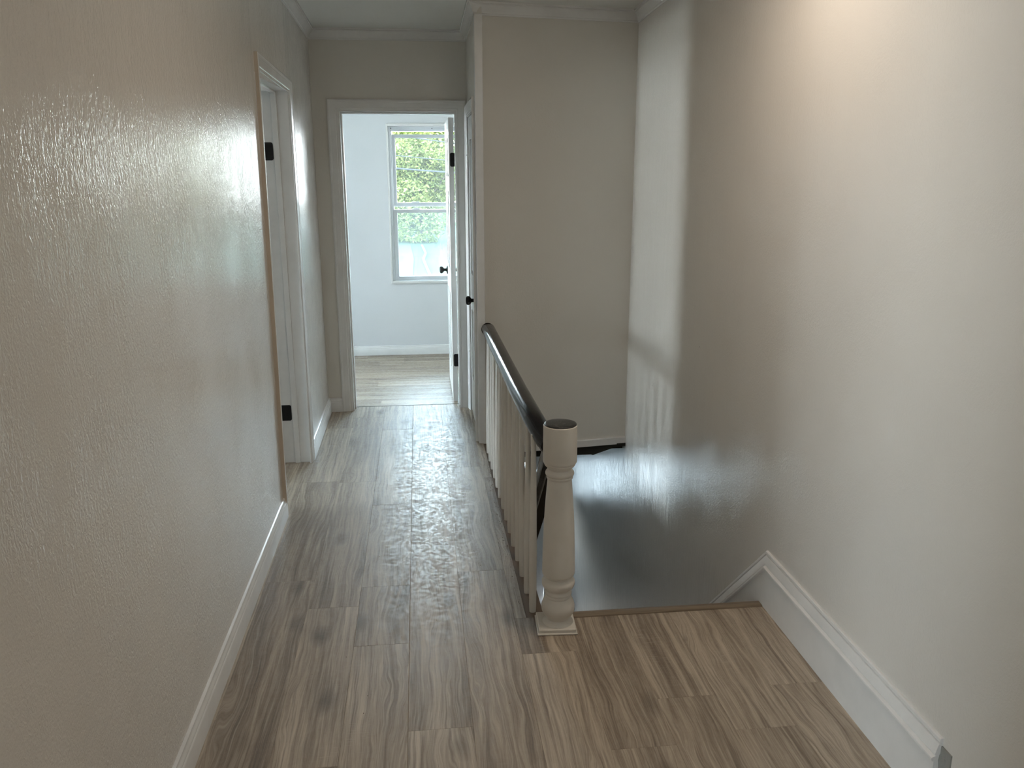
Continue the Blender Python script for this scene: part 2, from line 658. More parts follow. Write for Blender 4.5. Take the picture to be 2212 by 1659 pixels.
struct(obj('wall_bedroom_side', bm, M['wall_room']))

bm = bmesh.new()     # side room beyond the left doorway
box(bm, (-5.25, 2.6, -0.15), (-5.10, 3.45, ZTOP))
box(bm, (-5.25, 4.05, -0.15), (-5.10, YF, ZTOP))
box(bm, (-5.25, 3.45, -0.15), (-5.10, 4.05, 0.85))
box(bm, (-5.25, 3.45, 1.98), (-5.10, 4.05, ZTOP))
box(bm, (-5.25, 2.45, -0.15), (XL1 - 0.13, 2.60, ZTOP))
box(bm, (-5.25, YF, -0.15), (-2.75, YF2, ZTOP))
struct(obj('wall_side_room', bm, M['wall_room']))

bm = bmesh.new()     # room behind the viewpoint, reached by a doorway in the left wall
BX = -3.20
box(bm, (BX - 0.15, -2.60, -0.15), (BX, -2.10, ZTOP))
box(bm, (BX - 0.15, -1.15, -0.15), (BX, 2.45, ZTOP))
box(bm, (BX - 0.15, -2.10, -0.15), (BX, -1.15, 0.75))
box(bm, (BX - 0.15, -2.10, 1.95), (BX, -1.15, ZTOP))
box(bm, (BX - 0.15, -2.75, -0.15), (XL1 - 0.13, -2.60, ZTOP))
box(bm, (XL1 - 0.13, -2.75, -0.15), (XL1 - 0.01, -1.75, ZTOP))
struct(obj('wall_rear_room', bm, M['wall_room']))

bm = bmesh.new()     # lower level: stairwell side, front wall with door opening, partition
box(bm, (0.34, 2.74, -2.95), (0.425, 5.55, -0.055))
box(bm, (-0.60, 5.47, -2.95), (0.425, 5.55, -0.15))
box(bm, (-0.75, 5.47, -2.95), (-0.60, YB2, -0.15))
FX0, FX1 = 0.26, 1.16
box(bm, (-0.60, YB, -2.95), (FX0, YB2, -0.15))
box(bm, (FX1, YB, -2.95), (XR, YB2, -0.15))
box(bm, (FX0, YB, -0.66), (FX1, YB2, -0.15))
struct(obj('wall_lower', bm, M['wall_room']))

# ------------------------------------------------------------------ ceiling
bm = bmesh.new()
prism(bm, [(-1.75, zc(-1.75)), (YF + 0.07, zc(YF)), (YF + 0.07, 2.9), (-1.75, 2.9)], 0, XL1 - 0.13, XR + 0.16)
box(bm, (-2.75, YF + 0.07, 2.505), (XR + 0.16, YB2, 2.9))
box(bm, (-5.25, 2.45, 2.505), (XL1 - 0.13, YF + 0.07, 2.9))
box(bm, (-3.35, -2.75, 2.505), (XL1 - 0.13, 2.45, 2.9))
struct(obj('ceiling', bm, M['ceiling']))


# ------------------------------------------------------------------ floors
def planks(bm, rects, along, uvb, uvt, mi=0, seed=3, inset=0.0008, drop=0.0010, z=0.0):
    """rects = (x0,x1,y0,y1) boards; each gets bevelled edges and its own grain"""
    r = random.Random(seed)
    for (x0, x1, y0, y1) in rects:
        offu, offv, tone = r.uniform(0, 40), r.uniform(0, 40), r.random()
        o = [bm.verts.new((x, y, z - drop)) for x, y in ((x0, y0), (x1, y0), (x1, y1), (x0, y1))]
        q = [bm.verts.new((x, y, z)) for x, y in ((x0 + inset, y0 + inset), (x1 - inset, y0 + inset),
                                                  (x1 - inset, y1 - inset), (x0 + inset, y1 - inset))]
        fs = [bm.faces.new(q)]
        for i in range(4):
            fs.append(bm.faces.new((o[i], o[(i + 1) % 4], q[(i + 1) % 4], q[i])))
        for f in fs:
            f.material_index = mi
            for lp in f.loops:
                c = lp.vert.co
                u, v = (c.x, c.y) if along == 'y' else (c.y, c.x)
                lp[uvb].uv = (u + offu, v + offv)
                lp[uvt].uv = (tone, 0.0)


FE = 0.362            # hall floor edge beside the balusters
LY = 2.790            # landing edge at the top of the stairs
JOINTS = {            # end joints seen on each row of boards (row = left edge)
    -0.860: (0.9, 2.3, 3.9, 5.1), -0.664: (0.6, 1.93, 3.185, 4.32, 5.3), -0.468: (-0.4, 1.0, 2.05, 2.95, 4.30, 5.53),
    -0.272: (0.2, 1.4, 2.665, 3.10, 3.96, 5.23), -0.075: (-0.2, 0.95, 2.18, 3.50, 4.79), 0.121: (0.55, 1.75, 3.19, 4.47),
    0.317: (0.1, 1.35, 2.55, 4.29), 0.513: (-0.5, 0.8, 2.03), 0.709: (0.35, 1.5, 2.25), 0.905: (-0.1, 0.9, 2.075),
    1.101: (0.4, 1.55, 2.28)}
rects = []
for x0, js in JOINTS.items():
    x1 = x0 + 0.196
    a = max(x0, XL1 - 0.13)
    ymax = YF + 0.095
    ys = [-1.60] + sorted(js) + [ymax]
    for y0, y1 in zip(ys, ys[1:]):
        b = min(x1, XR)
        if b <= FE or y1 <= LY:
            rects.append((a, b, y0, min(y1, LY) if b > FE else y1))
        elif y0 < LY:
            rects.append((a, b, y0, LY))
            if a < FE:
                rects.append((a, FE, LY, y1))
        elif a < FE:
            rects.append((a, FE, y0, y1))
bm = bmesh.new()
uvb = bm.loops.layers.uv.new('board')
uvt = bm.loops.layers.uv.new('tone')
planks(bm, rects, 'y', uvb, uvt, 0, 11)
box(bm, (XL1 - 0.13, -1.60, -0.22), (FE - 0.004, YF + 0.095, -0.0012), 1)
box(bm, (FE - 0.004, -1.60, -0.22), (XR, LY - 0.004, -0.0012), 1)
struct(obj('floor', bm, [M['floor'], M['sub']]))

rects = []
r2 = random.Random(21)
y = YF + 0.097
k = 0
while y < YB:
    y1 = min(y + 0.145, YB)
    x = -2.60 - r2.uniform(0, 0.9)
    while x < XR:
        x1 = x + 1.22
        rects.append((max(x, -2.60), min(x1, XR), y, y1))
        x = x1
    y = y1
bm = bmesh.new()
uvb = bm.loops.layers.uv.new('board')
uvt = bm.loops.layers.uv.new('tone')
planks(bm, rects, 'x', uvb, uvt, 0, 5)
box(bm, (-2.60, YF + 0.097, -0.145), (XR, YB, -0.0012), 1)
box(bm, (XC + 0.1, SY1 + 0.06, -0.145), (XR, YF + 0.097, -0.004), 1)
struct(obj('floor_bedroom', bm, [M['floor_room'], M['dark_flat']]))

bm = bmesh.new()
uvb = bm.loops.layers.uv.new('board')
uvt = bm.loops.layers.uv.new('tone')
rects = [(-5.1 + 0.9 * i, -4.2 + 0.9 * i, 2.6 + 0.196 * j, 2.796 + 0.196 * j) for i in range(4) for j in range(15)]
rects = [(a, min(b, XL1 - 0.13), c, d) for a, b, c, d in rects]
planks(bm, rects, 'x', uvb, uvt, 0, 8)
box(bm, (-5.1, 2.6, -0.15), (XL1 - 0.13, YF, -0.0012), 1)
struct(obj('floor_side_room', bm, [M['floor'], M['sub']]))

bm = bmesh.new()
box(bm, (-3.20, -2.60, -0.15), (XL1 - 0.13, 2.45, -0.001))
box(bm, (XL1 - 0.13, 0.18, -0.0008), (XL1 - 0.002, 1.01, 0.0002))
struct(obj('floor_rear_room', bm, M['sub']))
bm = bmesh.new()
box(bm, (-0.60, 5.40, -2.95), (XR, YB, -2.75))
struct(obj('floor_lower', bm, M['nosing']))

# dark threshold strip where the two floors meet
bm = bmesh.new()
box(bm, (-0.479, YF + 0.0905, -0.001), (0.259, YF + 0.0985, 0.0012))
struct(obj('trim_threshold', bm, M['dark_flat']))

# landing nosing over the top riser
bm = bmesh.new()
prism(bm, [(LY - 0.022, -0.0005), (LY - 0.021, 0.0040), (LY - 0.016, 0.0052), (LY + 0.016, 0.0052), (LY + 0.026, -0.002), (LY + 0.028, -0.014),
           (LY + 0.024, -0.028), (LY - 0.003, -0.028), (LY - 0.003, -0.0005)], 0, 0.445, XR - 0.0215)
struct(smooth_angle(obj('trim_landing_nosing', bm, M['nosing']), 50))

# board closing the hall floor edge; its brown holds dirt and baluster-foot shade
bm = bmesh.new()
box(bm, (FE - 0.003, LY + 0.001, -0.07), (0.432, 4.893, -0.006), 0, 0.003)
struct(obj('trim_floor_edge', bm, M['dirt_shade_edge']))

# ------------------------------------------------------------------ skirting, casing, crown
CASING = [(0, 0), (0, 0.017), (0.004, 0.019), (0.012, 0.019), (0.016, 0.0165), (0.021, 0.0165), (0.026, 0.0155),
          (0.044, 0.0125), (0.050, 0.0115), (0.054, 0.0085), (0.060, 0.0085), (0.066, 0.006), (0.066, 0)]
BASE = [(0, 0), (0.019, 0), (0.019, 0.066), (0.0165, 0.071), (0.0150, 0.0725), (0.0150, 0.078), (0.0115, 0.083),
        (0.0085, 0.0885), (0.0085, 0.094), (0.0045, 0.098), (0, 0.099)]
CROWN = [(0, 0.0), (0.004, 0.0), (0.006, 0.008), (0.010, 0.010), (0.013, 0.020), (0.022, 0.035), (0.032, 0.043),
         (0.036, 0.047), (0.036, 0.052), (0.042, 0.054), (0.042, 0.08), (0, 0.08)]

# end doorway casing (wall faces -y)
bm = bmesh.new()
sweep2d(bm, [(-0.565, -0.0), (-0.565, 2.088), (0.327, 2.083), (0.327, 0.0)], CASING, -1, lambda s, t_, h: (s, YF - h, t_))
struct(smooth_angle(obj('trim_end_door_casing', bm, M['trim']), 35))
# its jamb and stop
bm = bmesh.new()
for x0, x1 in ((-0.502, -0.487), (0.266, 0.281)):
    box(bm, (x0, YF - 0.002, -0.001), (x1, YF2, 2.024))
box(bm, (-0.487, YF - 0.002, 2.012), (0.266, YF2, 2.024))
box(bm, (-0.487, YF + 0.050, 0), (-0.476, YF + 0.095, 2.012), 0, 0.002)
box(bm, (0.255, YF + 0.050, 0), (0.266, YF + 0.095, 2.012), 0, 0.002)
box(bm, (-0.477, YF + 0.0505, 2.001), (0.256, YF + 0.0945, 2.012), 0, 0.002)
struct(obj('trim_end_door_jamb', bm, M['trim']))

# side doorway casing on the left wall (leans a little)
def lw(y):
    """left wall face at the side doorway"""
    return XL1 + (XL2 - XL1) * min(1, max(0, (y - LD0) / (LD1 - LD0)))


bm = bmesh.new()
sweep2d(bm, [(3.858, 0.0), (3.945, 2.140), (4.735, 2.098), (4.700, 0.0)], CASING, -1, lambda s, t_, h: (lw(s) + h, s, t_),
        0, 1)
struct(smooth_angle(obj('trim_side_door_casing', bm, [M['trim'], M['edge']]), 35))
bm = bmesh.new()
xo = XL1 - 0.13
box(bm, (xo, LD0 - 0.020, 0), (XL1 + 0.002, LD0, 2.0405))
box(bm, (xo, LD1, 0), (XL2 + 0.002, LD1 + 0.020, 2.0405))
prism(bm, [(xo, LD0 - 0.02), (XL1 + 0.002, LD0 - 0.02), (XL2 + 0.002, LD1 + 0.02), (xo, LD1 + 0.02)], 2, 2.0405, 2.0552)
box(bm, (-0.748, LD1 - 0.011, 0), (-0.718, LD1, 2.040), 0, 0.002)
box(bm, (-0.748, LD0, 0), (-0.718, LD0 + 0.011, 2.040), 0, 0.002)
box(bm, (-0.7475, LD0 + 0.010, 2.029), (-0.7185, LD1 - 0.010, 2.0405), 0, 0.002)
struct(obj('trim_side_door_jamb', bm, M['trim']))

bm = bmesh.new()     # doorway beside the viewpoint
sweep2d(bm, [(0.115, 0.0), (0.115, 2.092), (1.075, 2.092), (1.075, 0.0)], CASING, -1, lambda s, t_, h: (XL1 + h, s, t_))
box(bm, (xo, 0.158, 0), (XL1 + 0.002, 0.178, 2.030))
box(bm, (xo, 1.012, 0), (XL1 + 0.002, 1.032, 2.030))
box(bm, (xo, 0.158, 2.030), (XL1 + 0.002, 1.032, 2.047))
struct(smooth_angle(obj('trim_rear_door_casing', bm, M['trim']), 35))

# closet casing and jamb
bm = bmesh.new()
sweep2d(bm, [(4.930, 0.0), (4.930, 2.045), (5.695, 2.045), (5.695, 0.0)], CASING, -1, lambda s, t_, h: (XC - h, s, t_))
struct(smooth_angle(obj('trim_closet_casing', bm, M['trim']), 35))
bm = bmesh.new()
box(bm, (XC - 0.002, 4.983, 0), (XC + 0.10, 4.996, 1.974))
box(bm, (XC - 0.002, 5.629, 0), (XC + 0.10, 5.642, 1.974))
box(bm, (XC - 0.002, 4.983, 1.974), (XC + 0.10, 5.642, 1.987))
struct(obj('trim_closet_jamb', bm, M['trim']))

# corner board where the closet wall ends
bm = bmesh.new()
box(bm, (XC - 0.001, 4.882, -0.004), (XC + 0.044, 4.932, zc(4.9) - 0.062), 0, 0.002)
struct(obj('trim_corner_board', bm, M['trim_old']))

# baseboards
bm = bmesh.new()
sweep2d(bm, [(XL1, -1.6), (XL1, 0.116)], BASE, -1, lambda s, t_, h: (s, t_, h))
sweep2d(bm, [(XL1, 1.074), (XL1, 3.55)], BASE, -1, lambda s, t_, h: (s, t_, h))
sweep2d(bm, [(XL1, 3.551), (XL1, 3.862)], BASE, -1, lambda s, t_, h: (s, t_, h))
struct(smooth_angle(obj('baseboard_left', bm, M['trim']), 35))
bm = bmesh.new()
sweep2d(bm, [(XL2, 4.700), (XL2, YF), (-0.564, YF)], BASE, -1, lambda s, t_, h: (s, t_, h))
struct(smooth_angle(obj('baseboard_end', bm, M['trim']), 35))
bm = bmesh.new()
sweep2d(bm, [(-2.6, YB), (XR, YB)], [(o, h * 0.86) for o, h in BASE], -1, lambda s, t_, h: (s, t_, h))
struct(smooth_angle(obj('baseboard_front', bm, M['trim']), 35))

# tall old skirting on the right wall, dropping down with the stairs
STR = [(0, 0), (0, 0.006), (0.003, 0.0092), (0.011, 0.0098), (0.0125, 0.006), (0.0158, 0.006), (0.0172, 0.0105),
       (0.022, 0.0125), (0.046, 0.0185), (0.0485, 0.0160), (0.0512, 0.0160), (0.0530, 0.0225), (0.0560, 0.0262),
       (0.0610, 0.0268), (0.0650, 0.0240), (0.0662, 0.0195), (0.225, 0.0195), (0.225, 0)]
bm = bmesh.new()
ye, ze = 5.50, 0.222 - 0.952 * (5.50 - 2.803)
sweep2d(bm, [(1.700, 0.222), (2.803, 0.219), (ye, ze)], STR, -1, lambda s, t_, h: (XR - h, s, t_))
struct(smooth_angle(obj('baseboard_right', bm, M['trim_old']), 30))
bm = bmesh.new()     # rough broken plaster where the skirting has been cut off
r3 = random.Random(4)
for i in range(16):
    a = 1.60 + r3.random() * 0.10
    z0 = r3.uniform(0.0, 0.19)
    s = r3.uniform(0.012, 0.03)
    bmesh.ops.create_icosphere(bm, subdivisions=1, radius=s, matrix=Matrix.Translation((XR + s * 0.35, a, z0)) @ Matrix.Diagonal((0.8, 1, 1.4, 1)))
box(bm, (XR - 0.004, 1.66, 0.0), (XR + 0.01, 1.705, 0.20))
struct(obj('trim_broken_plaster', bm, M['rough_plaster']))

# crown mouldings (follow the slight fall of the ceiling)
def crown_map(s, t_, h):
    return (s, t_, zc(t_) - 0.062 + h)


bm = bmesh.new()
sweep2d(bm, [(XL1, -1.6), (XL1, LD0), (XL2, LD1), (XL2, YF), (XC, YF), (XC, SY0 - 0.03), (XC + 0.03, SY0), (XR, SY1), (XR, -1.6)],
        CROWN, -1, crown_map)
struct(smooth_angle(obj('trim_crown', bm, M['trim']), 35))

# trim along the bottom of the wall over the stairs, dark header under it
bm = bmesh.new()
def askew(x, d=0.0):
    return SY0 + (SY1 - SY0) * (x - XC - 0.02) / (XR - XC - 0.02) + d
prism(bm, [(0.425, askew(0.425, -0.022)), (XR, askew(XR, -0.022)), (XR, askew(XR, 0.10)), (0.425, askew(0.425, 0.10))], 2,
      -0.086, -0.044)
struct(obj('trim_stair_wall_edge', bm, M['trim_old']))
bm = bmesh.new()  # dark strip, tapering towards its right end
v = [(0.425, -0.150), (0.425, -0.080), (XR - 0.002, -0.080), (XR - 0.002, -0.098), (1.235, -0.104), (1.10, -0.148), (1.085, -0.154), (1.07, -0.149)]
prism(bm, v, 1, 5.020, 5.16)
struct(obj('trim_dark_header', bm, M['dark_flat']))


# ------------------------------------------------------------------ doors
def knob(parent, y, z, x, side, mat, name='knob'):
    """knob on a face normal to x; side = -1 sticks out towards -x"""
    bm = bmesh.new()
    prof = [(0.0, 0.032), (0.004, 0.032), (0.008, 0.029), (0.010, 0.016), (0.013, 0.0115), (0.026, 0.0105), (0.031, 0.013),
            (0.036, 0.021), (0.042, 0.0265), (0.050, 0.0285), (0.057, 0.0265), (0.062, 0.020), (0.064, 0.010)]
    lathe(bm, [(side * a, r_) for a, r_ in prof], 32, (x, y, z), 'x')
    return smooth_angle(obj(name, bm, mat, parent), 45)


def rounded_plate(bm, y0, y1, z0, z1, x0, x1, r=0.012, axis=0):
    pts = []
    for cx, cz, a0 in ((y1 - r, z1 - r, 0), (y0 + r, z1 - r, 90), (y0 + r, z0 + r, 180), (y1 - r, z0 + r, 270)):
        for k in range(6):
            a = radians(a0 + 18 * k)
            pts.append((cx + r * cos(a), cz + r * sin(a)))
    prism(bm, pts, axis, x0, x1)


def panel_door(root, x0, x1, y0, y1, zt, panels, mat):
    """slab normal to x with sunken panels on both faces"""
    ys = sorted(set([y0, y1] + [p[0] for p in panels] + [p[1] for p in panels]))
    zs = sorted(set([0.012, zt] + [p[2] for p in panels] + [p[3] for p in panels]))
    bm = bmesh.new()
    for i in range(len(ys) - 1):
        for j in range(len(zs) - 1):
            cy, cz = (ys[i] + ys[i + 1]) / 2, (zs[j] + zs[j + 1]) / 2
            if not any(p[0] < cy < p[1] and p[2] < cz < p[3] for p in panels):
                box(bm, (x0, ys[i], zs[j]), (x1, ys[i + 1], zs[j + 1]))
    bmesh.ops.remove_doubles(bm, verts=bm.verts, dist=1e-5)
    slab = obj('door_leaf', bm, mat, root)
    for p in panels:
        bm = bmesh.new()
        d = (x1 - x0)
        box(bm, (x0 + d * 0.32, p[0], p[2]), (x1 - d * 0.32, p[1], p[3]))
        for xa, s in ((x0, 1), (x1, -1)):     # sticking moulding and raised field
            for q in range(4):
                pass
            a = 0.022
            prof_in = xa + s * d * 0.32
            box(bm, (min(xa + s * d * 0.12, prof_in), p[0] + a, p[2] + a), (max(xa + s * d * 0.12, prof_in), p[1] - a, p[3] - a),
                0, 0.003)
        obj('panel', bm, mat, root)
    return slab


# door_1: bedroom door, standing open at a right angle into the end room
root = struct(empty('door_1', (0, 0, 0)))
D1X0, D1X1, D1Y0, D1Y1 = 0.217, 0.251, 5.838, 6.575
pn = []
for ya, yb in ((D1Y0 + 0.11, D1Y0 + 0.335), (D1Y0 + 0.405, D1Y1 - 0.11)):
    pn += [(ya, yb, 0.20, 0.78), (ya, yb, 0.95, 1.50), (ya, yb, 1.60, 1.86)]
panel_door(root, D1X0, D1X1, D1Y0, D1Y1, 1.985, pn, M['trim'])
for s, x in ((-1, D1X0), (1, D1X1)):
    knob(root, D1Y1 - 0.07, 0.893, x, s, M['black_metal'])
bm = bmesh.new()
box(bm, (D1X0 + 0.005, D1Y1 - 0.001, 0.86), (D1X1 - 0.005, D1Y1 + 0.002, 0.92), 0, 0.0008)
obj('latch_plate', bm, M['black_metal'], root)
for z in (0.318, 1.712):
    bm = bmesh.new()
    rounded_plate(bm, D1X0 + 0.008, D1X1 + 0.006, z - 0.046, z + 0.046, D1Y0 - 0.003, D1Y0 + 0.001, 0.011, 1)
    lathe(bm, [(z - 0.046, 0.0055), (z + 0.046, 0.0055)], 14, (D1X1 + 0.008, D1Y0 - 0.004, 0))
    obj('hinge', bm, M['black_metal'], root)

# door_2: closed closet door in the right-hand hall wall
root = struct(empty('door_2', (0, 0, 0)))
C0, C1 = 4.999, 5.626
pn = []
for ya, yb in ((C0 + 0.10, C0 + 0.275), (C0 + 0.352, C1 - 0.10)):
    pn += [(ya, yb, 0.27, 0.74), (ya, yb, 0.98, 1.83)]
panel_door(root, XC + 0.004, XC + 0.039, C0, C1, 1.970, pn, M['trim_old'])
knob(root, C0 + 0.062, 0.866, XC + 0.004, -1, M['black_metal'])
for z in (0.44, 1.75):
    bm = bmesh.new()
    lathe(bm, [(z - 0.055, 0.003), (z - 0.05, 0.006), (z - 0.045, 0.0075), (z + 0.045, 0.0075), (z + 0.05, 0.006), (z + 0.055, 0.003)],
          14, (XC - 0.002, C1 + 0.002, 0))
    box(bm, (XC - 0.0005, C1 - 0.030, z - 0.042), (XC + 0.003, C1, z + 0.042))
    h = smooth_angle(obj('hinge', bm, M['trim_old'], root))
    bm = bmesh.new()
    bmesh.ops.create_icosphere(bm, subdivisions=2, radius=0.0055, matrix=Matrix.Translation((XC - 0.006, C1 + 0.002, z - 0.012)))
    obj('pin_head', bm, M['black_metal'], h)

# door_3: leaf of the side doorway, swung away into the side room; only its hinges show
root = struct(empty('door_3', (0, 0, 0)))
bm = bmesh.new()
box(bm, (-1.556, LD1 - 0.040, 0.012), (-0.836, LD1 - 0.005, 2.030), 0, 0.002)
obj('door_leaf', bm, M['trim'], root)
for z in (0.300, 1.738):
    bm = bmesh.new()
    rounded_plate(bm, -0.826, -0.752, z - 0.046, z + 0.046, LD1 - 0.0035, LD1 + 0.001, 0.011, 1)
    lathe(bm, [(z - 0.046, 0.006), (z + 0.046, 0.006)], 14, (-0.829, LD1 - 0.004, 0))
    obj('hinge', bm, M['black_metal'], root)

# door_4: glazed front door at the foot of the stairs
root = struct(empty('door_4', (0, 0, 0)))
bm = bmesh.new()
gy0, gy1 = YB + 0.05, YB + 0.095
gx0, gx1, gz0, gz1 = FX0 + 0.17, FX1 - 0.15, -1.50, -1.12
box(bm, (FX0, gy0, -2.752), (gx0, gy1, -0.658))
box(bm, (gx1, gy0, -2.752), (FX1, gy1, -0.658))
box(bm, (gx0, gy0, -2.752), (gx1, gy1, gz0))
box(bm, (gx0, gy0, gz1), (gx1, gy1, -0.658))
box(bm, (FX0, gy0 + 0.02, -2.95), (FX1, YB2, -2.752))
obj('door_leaf', bm, M['trim'], root)
bm = bmesh.new()
box(bm, (gx0, gy0 + 0.02, gz0), (gx1, gy0 + 0.024, gz1))
obj('pane', bm, M['pane'], root)
portal('front_door_portal', ((gx0 + gx1) / 2, YB2 + 0.01, (gz0 + gz1) / 2), (gx1 - gx0, gz1 - gz0), (0, -1, 0))


# ------------------------------------------------------------------ windows
def frame_bars(bm, x0, x1, z0, z1, w, y0, y1, wb=None, wt=None, bev=0.003):
    wb = w if wb is None else wb
    wt = w if wt is None else wt
    box(bm, (x0, y0, z0), (x0 + w, y1, z1), 0, bev)
    box(bm, (x1 - w, y0, z0), (x1, y1, z1), 0, bev)
    box(bm, (x0 + w - 0.001, y0, z0), (x1 - w + 0.001, y1, z0 + wb), 0, bev)
    box(bm, (x0 + w - 0.001, y0, z1 - wt), (x1 - w + 0.001, y1, z1), 0, bev)


root = struct(empty('window_1', (0, 0, 0)))
bm = bmesh.new()       # plaster return / outer liner
frame_bars(bm, WX0, WX1, WZ0, WZ1, 0.016, YB - 0.014, YB2, 0.022, 0.024)
obj('window_liner', bm, M['trim'], root)
bm = bmesh.new()
FXa, FXb, FZa, FZb = WX0 + 0.016, WX1 - 0.016, WZ0 + 0.020, WZ1 - 0.024
frame_bars(bm, FXa, FXb, FZa, FZb, 0.020, YB + 0.030, YB2 - 0.01, 0.006, 0.030)
frame_bars(bm, FXa + 0.020, FXb - 0.020, FZa + 0.003, FZb - 0.027, 0.009, YB + 0.050, YB2 - 0.012, 0.004, 0.010)
obj('window_frame', bm, M['vinyl'], root)
bm = bmesh.new()
for x in (-0.215, 0.14):
    lathe(bm, [(YB + 0.0285, 0.004), (YB + 0.031, 0.004)], 12, (x, 0, FZb - 0.016), 'y')
obj('screw', bm, M['black_metal'], root)
sx0, sx1 = FXa + 0.026, FXb - 0.026
up_s = None
bm = bmesh.new()       # upper sash, slipped down a little
frame_bars(bm, sx0, sx1, 1.332, 1.952, 0.032, YB + 0.095, YB + 0.125, 0.034, 0.030)
ups = obj('sash', bm, M['vinyl'], root)
bm = bmesh.new()
box(bm, (sx0 + 0.031, YB + 0.108, 1.364), (sx1 - 0.031, YB + 0.112, 1.924))
obj('pane', bm, M['pane'], ups)
bm = bmesh.new()       # lower sash
frame_bars(bm, sx0 - 0.004, sx1 + 0.004, FZa + 0.004, 1.308, 0.034, YB + 0.055, YB + 0.085, 0.034, 0.030)
lows = obj('sash', bm, M['vinyl'], root)
bm = bmesh.new()
box(bm, (sx0 + 0.029, YB + 0.068, FZa + 0.036), (sx1 - 0.029, YB + 0.072, 1.280))
obj('pane', bm, M['pane'], lows)
for xx in (-0.02, 0.40):
    bm = bmesh.new()
    box(bm, (xx - 0.034, YB + 0.062, 1.308), (xx + 0.034, YB + 0.082, 1.314), 0, 0.002)
    box(bm, (xx - 0.018, YB + 0.064, 1.314), (xx + 0.022, YB + 0.078, 1.322), 0, 0.002)
    obj('latch', bm, M['vinyl'], lows)
    bm = bmesh.new()
    box(bm, (xx - 0.034, YB + 0.090, 1.366), (xx + 0.034, YB + 0.104, 1.374), 0, 0.003)
    obj('latch', bm, M['vinyl'], ups)
bm = bmesh.new()       # insect screen outside the lower half
box(bm, (sx0 + 0.01, YB + 0.150, FZa + 0.01), (sx1 - 0.01, YB + 0.1515, 1.335))
obj('insect_screen', bm, M['screen'], root)
portal('window_portal', ((WX0 + WX1) / 2, YB2 + 0.01, (WZ0 + WZ1) / 2), (WX1 - WX0, WZ1 - WZ0), (0, -1, 0))


def plain_window_x(name, x, xo, y0, y1, z0, z1, d):
    """window in a wall normal to x"""
    r = struct(empty(name, (0, 0, 0)))
    bm = bmesh.new()
    w = 0.045
    xa, xb = x - 0.02, x + 0.02
    box(bm, (xa, y0, z0), (xb, y0 + w, z1))
    box(bm, (xa, y1 - w, z0), (xb, y1, z1))
    box(bm, (xa, y0 + w, z0), (xb, y1 - w, z0 + w))
    box(bm, (xa, y0 + w, z1 - w), (xb, y1 - w, z1))
    zm = (z0 + z1) / 2
    box(bm, (xa, y0 + w, zm - 0.02), (xb, y1 - w, zm + 0.02))
    obj('window_frame', bm, M['vinyl'], r)
    bm = bmesh.new()
    box(bm, (x - 0.003, y0 + w, z0 + w), (x + 0.003, y1 - w, z1 - w))
    obj('pane', bm, M['pane'], r)
    portal(name + '_portal', (xo, (y0 + y1) / 2, (z0 + z1) / 2), (y1 - y0, z1 - z0), d)


plain_window_x('added_window_2', -2.675, -2.76, 6.20, 6.90, 0.85, 2.00, (1, 0, 0))  # unseen window, added to brighten the end room
plain_window_x('window_3', -5.175, -5.26, 3.45, 4.05, 0.85, 1.98, (1, 0, 0))

plain_window_x('window_4', -3.275, -3.36, -2.10, -1.15, 0.75, 1.95, (1, 0, 0))

# ------------------------------------------------------------------ stair railing
rail_root = empty('stair_railing', (0.380, 3.80, 0.0))
tag(rail_root, 'white balustrade with black handrail and turned newel post along the hall floor edge', 'railing')
RX, RY = rail_root.location.x, rail_root.location.y
NX, NY = 0.470, 2.722
prof_px = [(1340, 0), (140, 117), (366, 117), (374, 115.5), (380, 111), (383, 107), (388, 108), (396, 104), (406, 94), (412, 88), (416, 82), (424, 80), (428, 82),
           (431, 88), (438, 95), (447, 99), (456, 99), (464, 95), (468, 89), (470, 86), (473, 89), (479, 91), (485, 89), (488, 84), (494, 82.5), (502, 84), (600, 92),
           (700, 99), (800, 104.5), (900, 108), (1000, 110.5), (1100, 112), (1132, 112), (1142, 109), (1149, 102), (1155, 92), (1159, 86), (1166, 86),
           (1170, 92), (1178, 105), (1190, 113), (1203, 114), (1216, 112), (1228, 106), (1236, 98), (1243, 89), (1248, 85), (1254, 86), (1258, 90),
           (1264, 93), (1272, 93), (1278, 90), (1281, 86), (1287, 90), (1295, 90), (1299, 86), (1306, 92), (1322, 101), (1340, 109), (1358, 114), (1376, 115),
           (1392, 112), (1406, 106), (1418, 98), (1430, 88), (1440, 80), (1447, 78), (1454, 84), (1460, 93), (1470, 103), (1482, 110),
           (1494, 113), (1506, 113), (1516, 111), (1524, 107)][1:]


def newel_z(yy):
    v_ = 880 + yy / 3.19
    pts = [(915, 0.784), (1000.7, 0.639), (1100, 0.466), (1200, 0.286), (1300, 0.100), (1345, 0.016)]
    for (a, za), (b, zb) in zip(pts, pts[1:]):
        if v_ <= b or b == 1345:
            return za + (zb - za) * (v_ - a) / (b - a)


def newel_r(yy, w_):
    f = min(1.0, max(0.0, (yy - 108) / 1400.0))
    return w_ * (0.000508 + f * 0.000030)


